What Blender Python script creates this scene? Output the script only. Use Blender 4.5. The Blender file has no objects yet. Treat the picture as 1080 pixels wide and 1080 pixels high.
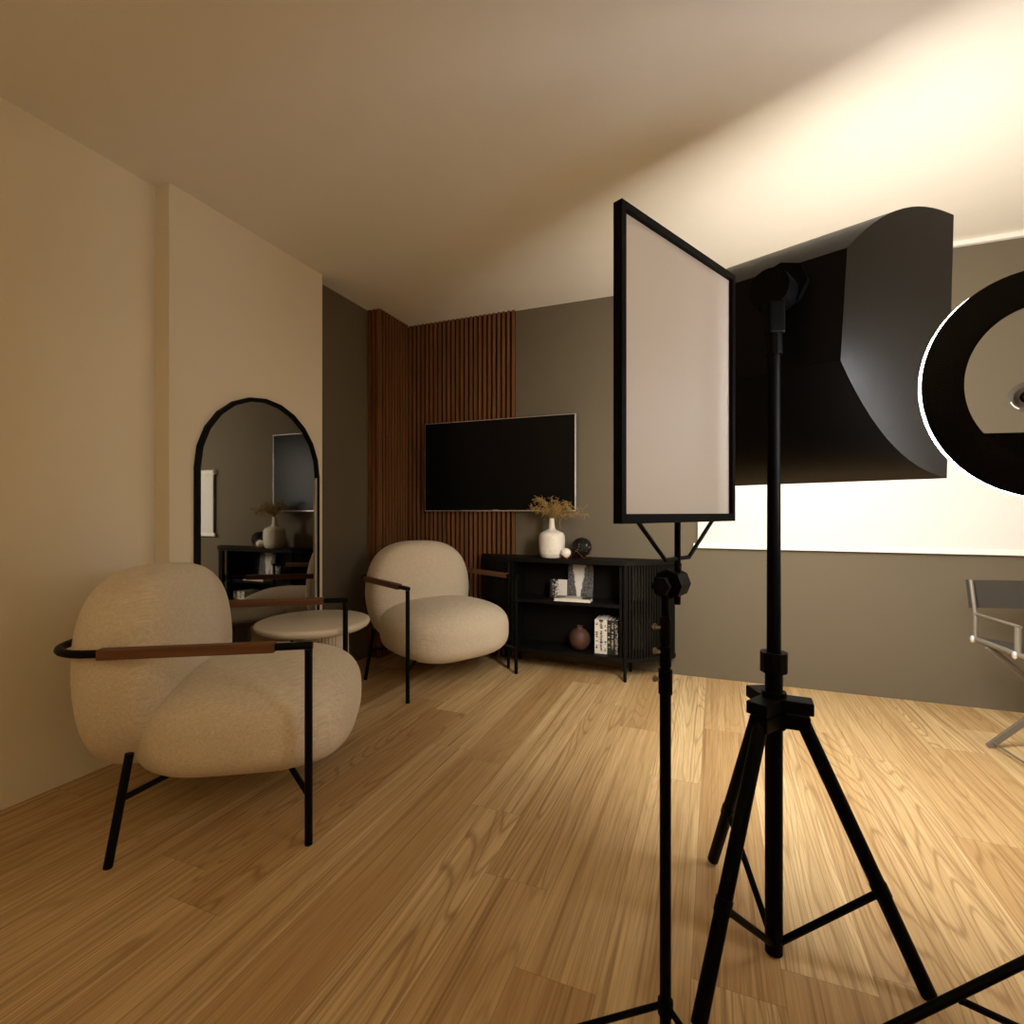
import bpy, bmesh, math, random
from mathutils import Vector, Matrix
random.seed(7)
PI = math.pi
SC = bpy.context.scene
COL = SC.collection

# ------------------------------------------------------------------ frame of reference
YAW = math.atan(213 / 540)
FW = Vector((-math.sin(YAW), math.cos(YAW), 0)); RT = Vector((math.cos(YAW), math.sin(YAW), 0))
def cw(lat, dep, z=0.0):
    """metres to the right of / in front of the viewpoint -> room coordinates"""
    return FW * dep + RT * lat + Vector((0, 0, z))
def cdir(lat, dep):
    return (FW * dep + RT * lat).normalized()
def yaw_of(v):                       # rotation that turns local +Y onto v
    return math.atan2(-v.x, v.y)

# ------------------------------------------------------------------ materials
def nm(name):
    m = bpy.data.materials.new(name); m.use_nodes = True
    nt = m.node_tree; b = nt.nodes['Principled BSDF']
    return m, nt, b
def setp(b, **k):
    for n, v in k.items():
        b.inputs[n].default_value = v
def mat(name, col, rough=0.5, metal=0.0, spec=0.5, var=0.08, nscale=8.0, bump=0.0, bscale=200.0):
    m, nt, b = nm(name)
    setp(b, Roughness=rough, Metallic=metal); b.inputs['Specular IOR Level'].default_value = spec
    tc = nt.nodes.new('ShaderNodeTexCoord')
    n = nt.nodes.new('ShaderNodeTexNoise'); n.inputs['Scale'].default_value = nscale; n.inputs['Detail'].default_value = 4
    nt.links.new(tc.outputs['Object'], n.inputs['Vector'])
    mx = nt.nodes.new('ShaderNodeMix'); mx.data_type = 'RGBA'
    mx.inputs['A'].default_value = (*[c * (1 - var) for c in col], 1)
    mx.inputs['B'].default_value = (*[min(1, c * (1 + var)) for c in col], 1)
    nt.links.new(n.outputs['Fac'], mx.inputs['Factor'])
    nt.links.new(mx.outputs['Result'], b.inputs['Base Color'])
    if bump > 0:
        n2 = nt.nodes.new('ShaderNodeTexNoise'); n2.inputs['Scale'].default_value = bscale; n2.inputs['Detail'].default_value = 3
        nt.links.new(tc.outputs['Object'], n2.inputs['Vector'])
        bp = nt.nodes.new('ShaderNodeBump'); bp.inputs['Strength'].default_value = bump; bp.inputs['Distance'].default_value = 0.002
        nt.links.new(n2.outputs['Fac'], bp.inputs['Height']); nt.links.new(bp.outputs['Normal'], b.inputs['Normal'])
    return m
def emis(name, col, strength, base=(0.8, 0.8, 0.8)):
    m, nt, b = nm(name)
    setp(b, Roughness=0.5); b.inputs['Base Color'].default_value = (*base, 1)
    b.inputs['Emission Color'].default_value = (*col, 1); b.inputs['Emission Strength'].default_value = strength
    return m
def math_node(nt, op, a, bb=None, c=None):
    n = nt.nodes.new('ShaderNodeMath'); n.operation = op
    for i, v in enumerate((a, bb, c)):
        if v is None: continue
        if isinstance(v, (int, float)): n.inputs[i].default_value = v
        else: nt.links.new(v, n.inputs[i])
    return n.outputs[0]
def comb(nt, x, y, z=0.0):
    n = nt.nodes.new('ShaderNodeCombineXYZ')
    for i, v in enumerate((x, y, z)):
        if isinstance(v, (int, float)): n.inputs[i].default_value = v
        else: nt.links.new(v, n.inputs[i])
    return n.outputs[0]
def noise(nt, vec, scale, detail=2.0, rough=0.5):
    n = nt.nodes.new('ShaderNodeTexNoise'); n.inputs['Scale'].default_value = scale
    n.inputs['Detail'].default_value = detail; n.inputs['Roughness'].default_value = rough
    nt.links.new(vec, n.inputs['Vector']); return n.outputs['Fac']
def mixc(nt, fac, a, b, blend='MIX'):
    n = nt.nodes.new('ShaderNodeMix'); n.data_type = 'RGBA'; n.blend_type = blend
    for k, v in (('Factor', fac), ('A', a), ('B', b)):
        if isinstance(v, (int, float)): n.inputs[k].default_value = v
        elif isinstance(v, tuple): n.inputs[k].default_value = (*v, 1)
        else: nt.links.new(v, n.inputs[k])
    return n.outputs['Result']
def sepxyz(nt, src='Object'):
    tc = nt.nodes.new('ShaderNodeTexCoord'); s = nt.nodes.new('ShaderNodeSeparateXYZ')
    nt.links.new(tc.outputs[src], s.inputs[0]); return tc.outputs[src], s.outputs[0], s.outputs[1], s.outputs[2]

def floor_material():
    m, nt, b = nm('oak_planks')
    _, x, y, z = sepxyz(nt)
    u = math_node(nt, 'DIVIDE', math_node(nt, 'SUBTRACT', x, 0.15), 0.2)
    row = math_node(nt, 'FLOOR', u); fu = math_node(nt, 'FRACT', u)
    wn = nt.nodes.new('ShaderNodeTexWhiteNoise'); wn.noise_dimensions = '1D'; nt.links.new(row, wn.inputs['W'])
    v = math_node(nt, 'ADD', math_node(nt, 'DIVIDE', y, 1.5), math_node(nt, 'MULTIPLY', wn.outputs['Value'], 7.0))
    pid = math_node(nt, 'FLOOR', v); fv = math_node(nt, 'FRACT', v)
    w2 = nt.nodes.new('ShaderNodeTexWhiteNoise'); w2.noise_dimensions = '2D'; nt.links.new(comb(nt, row, pid), w2.inputs['Vector'])
    sr = nt.nodes.new('ShaderNodeSeparateColor'); nt.links.new(w2.outputs['Color'], sr.inputs[0])
    r1, r2, r3 = sr.outputs[0], sr.outputs[1], sr.outputs[2]
    ox = math_node(nt, 'MULTIPLY', r1, 37.0); oy = math_node(nt, 'MULTIPLY', r2, 53.0)
    # cathedral grain: contour lines of a noise stretched along the plank
    gx = math_node(nt, 'ADD', math_node(nt, 'MULTIPLY', x, 5.2), ox); gy = math_node(nt, 'ADD', math_node(nt, 'MULTIPLY', y, 0.42), oy)
    n1 = noise(nt, comb(nt, gx, gy, r3), 1.0, 1.5, 0.45)
    wob = noise(nt, comb(nt, math_node(nt, 'MULTIPLY', gx, 3.0), math_node(nt, 'MULTIPLY', gy, 6.0), r1), 1.0, 2.0)
    ph = math_node(nt, 'ADD', math_node(nt, 'MULTIPLY', n1, 215.0), math_node(nt, 'MULTIPLY', wob, 2.6))
    ln = math_node(nt, 'POWER', math_node(nt, 'ADD', math_node(nt, 'MULTIPLY', math_node(nt, 'SINE', ph), 0.5), 0.5), 7.0)
    fine = noise(nt, comb(nt, math_node(nt, 'MULTIPLY', x, 260.0), math_node(nt, 'MULTIPLY', y, 5.0), r1), 1.0, 3.0, 0.6)
    broad = noise(nt, comb(nt, math_node(nt, 'ADD', math_node(nt, 'MULTIPLY', x, 22.0), ox), math_node(nt, 'ADD', math_node(nt, 'MULTIPLY', y, 0.7), oy), r2), 1.0, 3.0, 0.6)
    br = nt.nodes.new('ShaderNodeMapRange'); br.inputs['From Min'].default_value = 0.35; br.inputs['From Max'].default_value = 0.72
    nt.links.new(broad, br.inputs['Value'])
    col = mixc(nt, r1, FLOOR_A, FLOOR_B)
    col = mixc(nt, math_node(nt, 'MULTIPLY', br.outputs[0], 0.60), col, FLOOR_C)
    cath = nt.nodes.new('ShaderNodeMapRange'); cath.inputs['From Min'].default_value = 0.25; cath.inputs['From Max'].default_value = 0.75
    cath.inputs['To Min'].default_value = 0.15; cath.inputs['To Max'].default_value = 0.50; nt.links.new(r3, cath.inputs['Value'])
    col = mixc(nt, math_node(nt, 'MULTIPLY', ln, cath.outputs[0]), col, FLOOR_D)
    # narrow dark streaks along the plank
    st = noise(nt, comb(nt, math_node(nt, 'ADD', math_node(nt, 'MULTIPLY', x, 95.0), ox), math_node(nt, 'ADD', math_node(nt, 'MULTIPLY', y, 0.9), oy), r1), 1.0, 2.0, 0.5)
    sm = nt.nodes.new('ShaderNodeMapRange'); sm.inputs['From Min'].default_value = 0.52; sm.inputs['From Max'].default_value = 0.74; nt.links.new(st, sm.inputs['Value'])
    col = mixc(nt, math_node(nt, 'MULTIPLY', sm.outputs[0], 0.66), col, FLOOR_D)
    fr = nt.nodes.new('ShaderNodeMapRange'); fr.inputs['From Min'].default_value = 0.45; fr.inputs['From Max'].default_value = 0.75
    nt.links.new(fine, fr.inputs['Value'])
    col = mixc(nt, math_node(nt, 'MULTIPLY', fr.outputs[0], 0.42), col, FLOOR_D)
    # joints
    eu = math_node(nt, 'MULTIPLY', math_node(nt, 'MINIMUM', fu, math_node(nt, 'SUBTRACT', 1.0, fu)), 0.2)
    ev = math_node(nt, 'MULTIPLY', math_node(nt, 'MINIMUM', fv, math_node(nt, 'SUBTRACT', 1.0, fv)), 1.5)
    e = math_node(nt, 'LESS_THAN', math_node(nt, 'MINIMUM', eu, ev), 0.0011)
    col = mixc(nt, math_node(nt, 'MULTIPLY', e, 0.35), col, (0.10, 0.05, 0.02))
    nt.links.new(col, b.inputs['Base Color'])
    b.inputs['Specular IOR Level'].default_value = 0.35
    rr = math_node(nt, 'ADD', math_node(nt, 'MULTIPLY', fine, 0.12), 0.40); nt.links.new(rr, b.inputs['Roughness'])
    bp = nt.nodes.new('ShaderNodeBump'); bp.inputs['Strength'].default_value = 0.12; bp.inputs['Distance'].default_value = 0.001
    nt.links.new(math_node(nt, 'SUBTRACT', fine, math_node(nt, 'MULTIPLY', e, 0.8)), bp.inputs['Height'])
    nt.links.new(bp.outputs['Normal'], b.inputs['Normal'])
    return m
FLOOR_A = (0.84, 0.635, 0.345); FLOOR_B = (0.56, 0.365, 0.165); FLOOR_C = (0.42, 0.245, 0.098); FLOOR_D = (0.23, 0.112, 0.036)

def wood_material(name, a, bcol, axis='Z', sc=60.0, rough=0.5):
    m, nt, b = nm(name)
    _, x, y, z = sepxyz(nt)
    if axis == 'Z': v = comb(nt, math_node(nt, 'MULTIPLY', x, sc), math_node(nt, 'MULTIPLY', y, sc), math_node(nt, 'MULTIPLY', z, sc * 0.05))
    else: v = comb(nt, math_node(nt, 'MULTIPLY', x, sc), math_node(nt, 'MULTIPLY', y, sc * 0.05), math_node(nt, 'MULTIPLY', z, sc))
    n = noise(nt, v, 1.0, 4.0, 0.6)
    mr = nt.nodes.new('ShaderNodeMapRange'); mr.inputs['From Min'].default_value = 0.3; mr.inputs['From Max'].default_value = 0.7
    nt.links.new(n, mr.inputs['Value'])
    nt.links.new(mixc(nt, mr.outputs[0], a, bcol), b.inputs['Base Color'])
    setp(b, Roughness=rough); b.inputs['Specular IOR Level'].default_value = 0.3
    return m

def linen_material(name, col):
    m, nt, b = nm(name)
    _, x, y, z = sepxyz(nt)
    a = math_node(nt, 'ADD', x, y)
    t1 = noise(nt, comb(nt, math_node(nt, 'MULTIPLY', a, 520.0), math_node(nt, 'MULTIPLY', z, 90.0), math_node(nt, 'MULTIPLY', x, 20.0)), 1.0, 2.0)
    t2 = noise(nt, comb(nt, math_node(nt, 'MULTIPLY', a, 90.0), math_node(nt, 'MULTIPLY', z, 520.0), math_node(nt, 'MULTIPLY', y, 20.0)), 1.0, 2.0)
    t = math_node(nt, 'MULTIPLY', math_node(nt, 'ADD', t1, t2), 0.5)
    mr = nt.nodes.new('ShaderNodeMapRange'); mr.inputs['From Min'].default_value = 0.36; mr.inputs['From Max'].default_value = 0.64
    nt.links.new(t, mr.inputs['Value'])
    nt.links.new(mixc(nt, mr.outputs[0], tuple(c * 0.80 for c in col), tuple(min(1, c * 1.10) for c in col)), b.inputs['Base Color'])
    setp(b, Roughness=0.95); b.inputs['Specular IOR Level'].default_value = 0.1
    b.inputs['Sheen Weight'].default_value = 0.15
    bp = nt.nodes.new('ShaderNodeBump'); bp.inputs['Strength'].default_value = 0.15; bp.inputs['Distance'].default_value = 0.001
    nt.links.new(t, bp.inputs['Height']); nt.links.new(bp.outputs['Normal'], b.inputs['Normal'])
    return m

def photo_cover(name, kind):
    """black and white cover picture, drawn with procedural shapes (x across, z up, in metres)"""
    m, nt, b = nm(name)
    vec, x, y, z = sepxyz(nt)
    n = noise(nt, vec, 60.0, 5.0, 0.7)
    if kind == 'street':      # bright sky wedge between dark building fronts
        half = math_node(nt, 'ADD', math_node(nt, 'MULTIPLY', z, 0.16), 0.010)
        d = math_node(nt, 'SUBTRACT', math_node(nt, 'ABSOLUTE', math_node(nt, 'SUBTRACT', x, -0.012)), half)
        d = math_node(nt, 'ADD', d, math_node(nt, 'MULTIPLY', math_node(nt, 'SUBTRACT', n, 0.5), 0.05))
        sky = math_node(nt, 'LESS_THAN', d, 0.0)
        ramp = nt.nodes.new('ShaderNodeMapRange'); ramp.inputs['From Min'].default_value = 0.38; ramp.inputs['From Max'].default_value = 0.72
        ramp.inputs['To Min'].default_value = 0.01; ramp.inputs['To Max'].default_value = 0.35; nt.links.new(n, ramp.inputs['Value'])
        g = mixc(nt, ramp.outputs[0], (0.01, 0.01, 0.012), (0.75, 0.72, 0.7))
        c = mixc(nt, sky, g, (0.78, 0.74, 0.68))
    elif kind == 'tree':      # pale page with dark blots at its left
        thr = math_node(nt, 'ADD', math_node(nt, 'MULTIPLY', x, 3.2), 0.56)
        c = mixc(nt, math_node(nt, 'GREATER_THAN', n, thr), (0.72, 0.68, 0.62), (0.02, 0.018, 0.015))
    else:                     # flat picture: dark corner on a pale cover
        d = math_node(nt, 'ADD', x, math_node(nt, 'MULTIPLY', math_node(nt, 'SUBTRACT', n, 0.5), 0.25))
        c = mixc(nt, math_node(nt, 'GREATER_THAN', math_node(nt, 'ABSOLUTE', d), 0.055), (0.6, 0.57, 0.52), (0.03, 0.028, 0.025))
    nt.links.new(c, b.inputs['Base Color']); setp(b, Roughness=0.4)
    return m

M = {}
M['floor'] = floor_material()
M['ceiling'] = mat('ceiling_plaster', (0.86, 0.81, 0.72), 0.9, var=0.02, spec=0.2)
M['light_wall'] = mat('cream_paint', (0.83, 0.75, 0.60), 0.85, var=0.03, spec=0.2, nscale=2)
M['dark_wall'] = mat('olive_grey_paint', (0.136, 0.111, 0.075), 0.8, var=0.03, spec=0.25, nscale=2)
M['white_trim'] = mat('white_trim_paint', (0.85, 0.82, 0.76), 0.6)
M['linen'] = linen_material('cream_linen', (0.74, 0.64, 0.50))
M['black_metal'] = mat('black_powder_coat', (0.0025, 0.0025, 0.0025), 0.5, spec=0.12)
M['walnut'] = wood_material('walnut_arm', (0.20, 0.085, 0.038), (0.10, 0.040, 0.018), 'Y', 40)
M['slat'] = wood_material('brown_slat', (0.25, 0.108, 0.040), (0.13, 0.052, 0.018), 'Z', 55, 0.55)
M['slat_back'] = mat('slat_felt', (0.010, 0.007, 0.005), 0.95, spec=0.1)
M['table'] = mat('cream_lacquer', (0.84, 0.76, 0.64), 0.25, var=0.03)
M['mirror'] = mat('silvered_glass', (0.34, 0.325, 0.29), 0.025, metal=1.0, var=0.0)
M['pale_metal'] = mat('pale_metal', (0.78, 0.74, 0.68), 0.25, metal=0.6)
M['tv_screen'] = mat('tv_glass', (0.003, 0.003, 0.003), 0.3, spec=0.15)
M['tv_bezel'] = mat('tv_silver', (0.66, 0.62, 0.65), 0.30, metal=0.8)
M['side_black'] = mat('black_stained_oak', (0.006, 0.005, 0.004), 0.55, spec=0.12, var=0.2, nscale=30)
M['ceramic'] = mat('white_ceramic', (0.80, 0.75, 0.66), 0.5, var=0.03)
M['dried'] = mat('dried_gold_plant', (0.36, 0.23, 0.07), 0.8, var=0.55, nscale=25)
M['pearl'] = mat('pearl_white', (0.82, 0.77, 0.70), 0.22, var=0.08, nscale=40)
def speckle_material():
    m, nt, b = nm('black_speckled_stone')
    vec, x, y, z = sepxyz(nt)
    f = math_node(nt, 'GREATER_THAN', noise(nt, vec, 95.0, 2.0), 0.655)
    nt.links.new(mixc(nt, f, (0.008, 0.007, 0.006), (0.30, 0.24, 0.17)), b.inputs['Base Color'])
    setp(b, Roughness=0.55); b.inputs['Specular IOR Level'].default_value = 0.12
    return m
M['black_marble'] = speckle_material()
M['copper'] = mat('copper_wire', (0.40, 0.16, 0.08), 0.3, metal=1.0)
M['terracotta'] = mat('brown_clay', (0.075, 0.030, 0.017), 0.6, var=0.25, nscale=14)
M['paper'] = mat('book_pages', (0.74, 0.70, 0.62), 0.8, var=0.1, nscale=60)
M['book_white'] = mat('white_book_cloth', (0.78, 0.73, 0.64), 0.6, var=0.08, nscale=50)
M['book_black'] = mat('black_book_cloth', (0.014, 0.013, 0.012), 0.55)
M['ink'] = mat('dark_ink', (0.03, 0.027, 0.024), 0.6)
M['ink_pale'] = mat('pale_ink', (0.42, 0.38, 0.32), 0.6)
M['cover_street'] = photo_cover('cover_street', 'street')
M['cover_tree'] = photo_cover('cover_tree', 'tree')
M['cover_flat'] = photo_cover('cover_flat', 'flat')
M['blind'] = mat('white_blind_fabric', (0.70, 0.68, 0.65), 0.85, var=0.01)
M['soft_black'] = mat('black_nylon', (0.0016, 0.0014, 0.0012), 0.36, spec=0.10, bump=0.25, bscale=500)
M['soft_side'] = mat('black_nylon_sheen', (0.003, 0.0026, 0.002), 0.34, spec=0.22, bump=0.25, bscale=500)
M['silver_fabric'] = mat('silver_lining', (0.7, 0.69, 0.67), 0.45, metal=0.3)
M['rig_black'] = mat('black_plastic', (0.0012, 0.0011, 0.001), 0.5, spec=0.06, bump=0.3, bscale=350)
M['rig_gloss'] = mat('glossy_black', (0.002, 0.002, 0.0022), 0.4, spec=0.08, bump=0.25, bscale=300)
M['knob_grey'] = mat('grey_knob', (0.20, 0.175, 0.14), 0.5)
M['soft_light'] = emis('softbox_glow', (1.0, 0.94, 0.83), 34.0)
M['led_face'] = emis('led_diffuser', (1.0, 0.85, 0.70), 0.13, (0.50, 0.46, 0.41))
M['ring_light'] = emis('ring_glow', (0.95, 0.95, 1.0), 45.0)
M['fill_glow'] = emis('fill_glow', (1.0, 0.78, 0.48), 165.0)  # glow of the added fill uplighter at the rear right
M['alu'] = mat('brushed_alu', (0.18, 0.155, 0.125), 0.5, metal=0.25)
M['alu_dark'] = mat('taupe_tube', (0.17, 0.145, 0.115), 0.5, metal=0.2)
M['canvas'] = mat('dark_canvas', (0.038, 0.032, 0.024), 0.85, bump=0.3, bscale=400)
M['lens_bezel'] = mat('lens_bezel', (0.125, 0.105, 0.078), 0.5, spec=0.3)
M['lens_ring'] = mat('lens_inner_ring', (0.075, 0.062, 0.046), 0.5)
M['lens_glass'] = mat('lens_glass', (0.02, 0.018, 0.015), 0.08)
M['lettering'] = mat('lens_lettering', (0.9, 0.85, 0.78), 0.5)

# ------------------------------------------------------------------ mesh helpers
def box(bm, lo, hi, mtx=None, bev=0.0):
    lo = Vector(lo); hi = Vector(hi); c = (lo + hi) / 2; s = hi - lo
    r = bmesh.ops.create_cube(bm, size=1.0)
    bmesh.ops.scale(bm, vec=s, verts=r['verts']); bmesh.ops.translate(bm, vec=c, verts=r['verts'])
    vs = r['verts']
    if bev > 0:
        es = list({e for v in vs for e in v.link_edges})
        q = bmesh.ops.bevel(bm, geom=es, offset=bev, segments=2, affect='EDGES', profile=0.6)
        vs = list({v for f in q['faces'] for v in f.verts} | {v for v in vs if v.is_valid})
    if mtx is not None: bmesh.ops.transform(bm, matrix=mtx, verts=vs)
    return vs
def tube(bm, pts, r, seg=12, closed=False, radii=None):
    pts = [Vector(p) for p in pts]; n = len(pts); rings = []
    up = None
    for i, p in enumerate(pts):
        a = pts[i - 1] if (i > 0 or closed) else None
        b = pts[(i + 1) % n] if (i < n - 1 or closed) else None
        d1 = (p - a).normalized() if a is not None else (b - p).normalized()
        d2 = (b - p).normalized() if b is not None else d1
        t = (d1 + d2).normalized()
        if up is None:
            ref = Vector((0, 0, 1)) if abs(t.z) < 0.9 else Vector((1, 0, 0))
            up = t.cross(ref).normalized()
        # carry the frame along the incoming direction, then project on the mitre plane
        s = (up - d1 * up.dot(d1)).normalized(); q = d1.cross(s)
        rr = radii[i] if radii else r
        ring = []
        for k in range(seg):
            ang = 2 * PI * k / seg
            o = (s * math.cos(ang) + q * math.sin(ang)) * rr
            den = d1.dot(t)
            o = o - d1 * (o.dot(t) / den)
            ring.append(bm.verts.new(p + o))
        rings.append(ring)
        up = s - d2 * s.dot(d2)
        if up.length < 1e-4: up = q
        up.normalize()
    m = n if closed else n - 1
    for i in range(m):
        A, B = rings[i], rings[(i + 1) % n]
        for k in range(seg):
            bm.faces.new((A[k], A[(k + 1) % seg], B[(k + 1) % seg], B[k]))
    if not closed:
        bm.faces.new(rings[0][::-1]); bm.faces.new(rings[-1])
def lathe(bm, prof, seg=40, ctr=(0, 0, 0)):
    c = Vector(ctr); rings = []
    for r, z in prof:
        if r < 1e-5: rings.append([bm.verts.new(c + Vector((0, 0, z)))])
        else: rings.append([bm.verts.new(c + Vector((r * math.cos(2 * PI * k / seg), r * math.sin(2 * PI * k / seg), z))) for k in range(seg)])
    for A, B in zip(rings, rings[1:]):
        for k in range(seg):
            k2 = (k + 1) % seg
            if len(A) == 1 and len(B) == 1: continue
            if len(A) == 1: bm.faces.new((A[0], B[k2], B[k]))
            elif len(B) == 1: bm.faces.new((A[k], A[k2], B[0]))
            else: bm.faces.new((A[k], A[k2], B[k2], B[k]))
    if len(rings[0]) > 1: bm.faces.new(rings[0][::-1])
    if len(rings[-1]) > 1: bm.faces.new(rings[-1])
def prism(bm, outline, z0, z1, bev=0.0):
    lo = [bm.verts.new((x, y, z0)) for x, y in outline]; hi = [bm.verts.new((x, y, z1)) for x, y in outline]
    n = len(outline)
    f1 = bm.faces.new(lo[::-1]); f2 = bm.faces.new(hi)
    for k in range(n): bm.faces.new((lo[k], lo[(k + 1) % n], hi[(k + 1) % n], hi[k]))
    if bev > 0:
        es = list(f1.edges) + list(f2.edges)
        bmesh.ops.bevel(bm, geom=es, offset=bev, segments=3, affect='EDGES', profile=0.5)
def cyl(bm, a, b, r, seg=24, r2=None):
    tube(bm, [a, b], r, seg, radii=[r, r if r2 is None else r2])
def ellip(bm, c, rad, seg=24):
    r = bmesh.ops.create_uvsphere(bm, u_segments=seg, v_segments=seg // 2, radius=1.0)
    bmesh.ops.scale(bm, vec=Vector(rad), verts=r['verts']); bmesh.ops.translate(bm, vec=Vector(c), verts=r['verts'])
    return r['verts']
def superpad(bm, c, rad, p, q, deform=None, n=14):
    """closed pad: plan exponent p (x with z or y), depth exponent q"""
    r = bmesh.ops.create_cube(bm, size=2.0)
    vs = r['verts']
    es = list({e for v in vs for e in v.link_edges})
    bmesh.ops.subdivide_edges(bm, edges=es, cuts=n, use_grid_fill=True)
    for v in bm.verts:
        d = v.co.copy()
        d = Vector([math.tan(k * PI / 4 * 0.92) for k in d]).normalized()
        x, y, z = d
        Fv = (abs(x) ** p + abs(y) ** p) ** (q / p) + abs(z) ** q
        s = Fv ** (-1.0 / q)
        v.co = Vector((x * s * rad[0], y * s * rad[1], z * s * rad[2]))
    if deform:
        for v in bm.verts: v.co = deform(v.co)
    for v in bm.verts: v.co += Vector(c)
def BM(): return bmesh.new()
def obj(name, bm, m, parent=None, smooth=None, label=None):
    bmesh.ops.recalc_face_normals(bm, faces=bm.faces[:])
    me = bpy.data.meshes.new(name); bm.to_mesh(me); bm.free()
    o = bpy.data.objects.new(name, me); COL.objects.link(o)
    for mm in (m if isinstance(m, (list, tuple)) else [m]): me.materials.append(mm)
    if parent is not None: o.parent = parent
    if smooth:
        ang = math.radians(smooth)
        for p in me.polygons: p.use_smooth = True
        es = BMedges(me, ang)
    if label: o['label'] = label
    return o
def BMedges(me, ang):
    b = bmesh.new(); b.from_mesh(me)
    for e in b.edges:
        e.smooth = not (len(e.link_faces) == 2 and e.calc_face_angle(0) > ang)
    b.to_mesh(me); b.free()
def thing(name, label, cat, loc=(0, 0, 0), rotz=0.0, group=None):
    o = bpy.data.objects.new(name, None); o.empty_display_size = 0.1; COL.objects.link(o)
    o.location = loc; o.rotation_euler = (0, 0, rotz); o['label'] = label; o['category'] = cat
    if group: o['group'] = group
    return o
def tag(o, label, cat, group=None):
    o['label'] = label; o['category'] = cat
    if group: o['group'] = group
    return o
def struct(name, bm, m, label=None):
    o = obj(name, bm, m); o['kind'] = 'structure'
    if label: o['label'] = label
    return o
def copy_tree(o, parent=None):
    c = o.copy(); COL.objects.link(c)
    if parent is not None: c.parent = parent
    for ch in list(o.children): copy_tree(ch, c)
    return c

# ------------------------------------------------------------------ the room
CZ = 2.63; XL = -2.445; XR = 3.1; YB = 3.635; YR = -2.6
bm = BM(); box(bm, (XL - 0.1, YR - 0.1, -0.1), (XR + 0.1, YB + 0.1, 0)); struct('floor', bm, M['floor'], 'oak plank floor')
bm = BM(); box(bm, (XL - 0.1, YR - 0.1, CZ), (XR + 0.1, YB + 0.1, CZ + 0.1)); struct('ceiling', bm, M['ceiling'], 'plain plaster ceiling')
bm = BM(); box(bm, (XL - 0.1, YR, 0), (XL, 2.0, CZ)); struct('wall_left', bm, M['light_wall'], 'cream wall at the left')
bm = BM(); box(bm, (XL - 0.1, 2.0, 0), (XL - 0.002, YB, CZ)); struct('wall_left_alcove', bm, M['dark_wall'], 'dark strip of wall beyond the pillar')
bm = BM(); box(bm, (XL - 0.002, 1.625, 0), (-2.350, 2.622, CZ)); struct('wall_pillar', bm, M['light_wall'], 'cream pillar carrying the arched mirror')
bm = BM(); box(bm, (XL - 0.1, YB, 0), (XR + 0.1, YB + 0.1, CZ)); struct('wall_back', bm, M['dark_wall'], 'dark olive grey back wall')
bm = BM(); box(bm, (XR, YR, 0), (XR + 0.1, YB, CZ)); struct('wall_right', bm, M['light_wall'])
bm = BM(); box(bm, (XL - 0.1, YR - 0.1, 0), (XR + 0.1, YR, CZ)); struct('wall_rear', bm, M['light_wall'])
bm = BM(); box(bm, (0.0, YB - 0.03, CZ - 0.028), (XR, YB, CZ), bev=0.004); struct('trim_1', bm, M['white_trim'], 'white strip where back wall meets ceiling')

# ------------------------------------------------------------------ slat cladding
SY = 3.608                                   # slat fronts on the back wall
t = thing('slat_panel', 'brown vertical slat panel on the back wall behind the television', 'wall panel', (-1.87, YB, 0))
bm = BM(); box(bm, (-0.47, -0.009, 0.0), (0.465, 0, CZ)); obj('backing', bm, M['slat_back'], t)
bm = BM(); n = 24
for k in range(n):
    x = -0.455 + k * (0.91 / (n - 1)); box(bm, (x - 0.0098, SY - YB, 0.0), (x + 0.0098, -0.0085, CZ))
obj('slats', bm, M['slat'], t)
t = thing('slat_panel', 'narrow brown slat return on the left wall beside the corner', 'wall panel', (XL - 0.002, 3.41, 0))
D = 0.114
bm = BM(); box(bm, (0.0, -0.182, 0.0), (D - 0.009, 0.196, CZ)); obj('backing', bm, M['slat_back'], t)
bm = BM()
for k in range(10):
    y = -0.178 + k * 0.0385; box(bm, (D - 0.011, y - 0.0095, 0), (D, y + 0.0095, CZ))
for k in range(3):
    x = 0.016 + k * 0.038; box(bm, (x - 0.0115, -0.198, 0), (x + 0.0115, -0.18, CZ))
obj('slats', bm, M['slat'], t)

# ------------------------------------------------------------------ arched mirror on the pillar
t = thing('arched_mirror', 'tall arched mirror with thin black frame on the cream pillar', 'mirror', (-2.350, 2.160, 0))
W2 = 0.415; SP = 1.318
def arch(w, top=None, z0=0.03, n=12):
    pts = [(-w, z0), (-w, SP)]
    for k in range(1, n): a = PI - PI * k / n; pts.append((w * math.cos(a), SP + w * math.sin(a)))
    return pts + [(w, SP), (w, z0)]
bm = BM()
o_, i_ = arch(W2), arch(W2 - 0.022, z0=0.052)
F = [[bm.verts.new((x, p, z)) for p, z in L] for x in (0.0, 0.022) for L in (o_, i_)]
n = len(o_)
for k in range(n):
    k2 = (k + 1) % n
    bm.faces.new((F[0][k], F[0][k2], F[1][k2], F[1][k])); bm.faces.new((F[2][k], F[2][k2], F[3][k2], F[3][k]))
    bm.faces.new((F[0][k], F[0][k2], F[2][k2], F[2][k])); bm.faces.new((F[1][k], F[1][k2], F[3][k2], F[3][k]))
obj('frame', bm, M['black_metal'], t)
bm = BM(); L = arch(W2 - 0.020, z0=0.05)
A = [bm.verts.new((0.004, p, z)) for p, z in L]; B = [bm.verts.new((0.012, p, z)) for p, z in L]
bm.faces.new(A); bm.faces.new(B[::-1])
for k in range(n): bm.faces.new((A[k], A[(k + 1) % n], B[(k + 1) % n], B[k]))
obj('glass', bm, M['mirror'], t)
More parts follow.
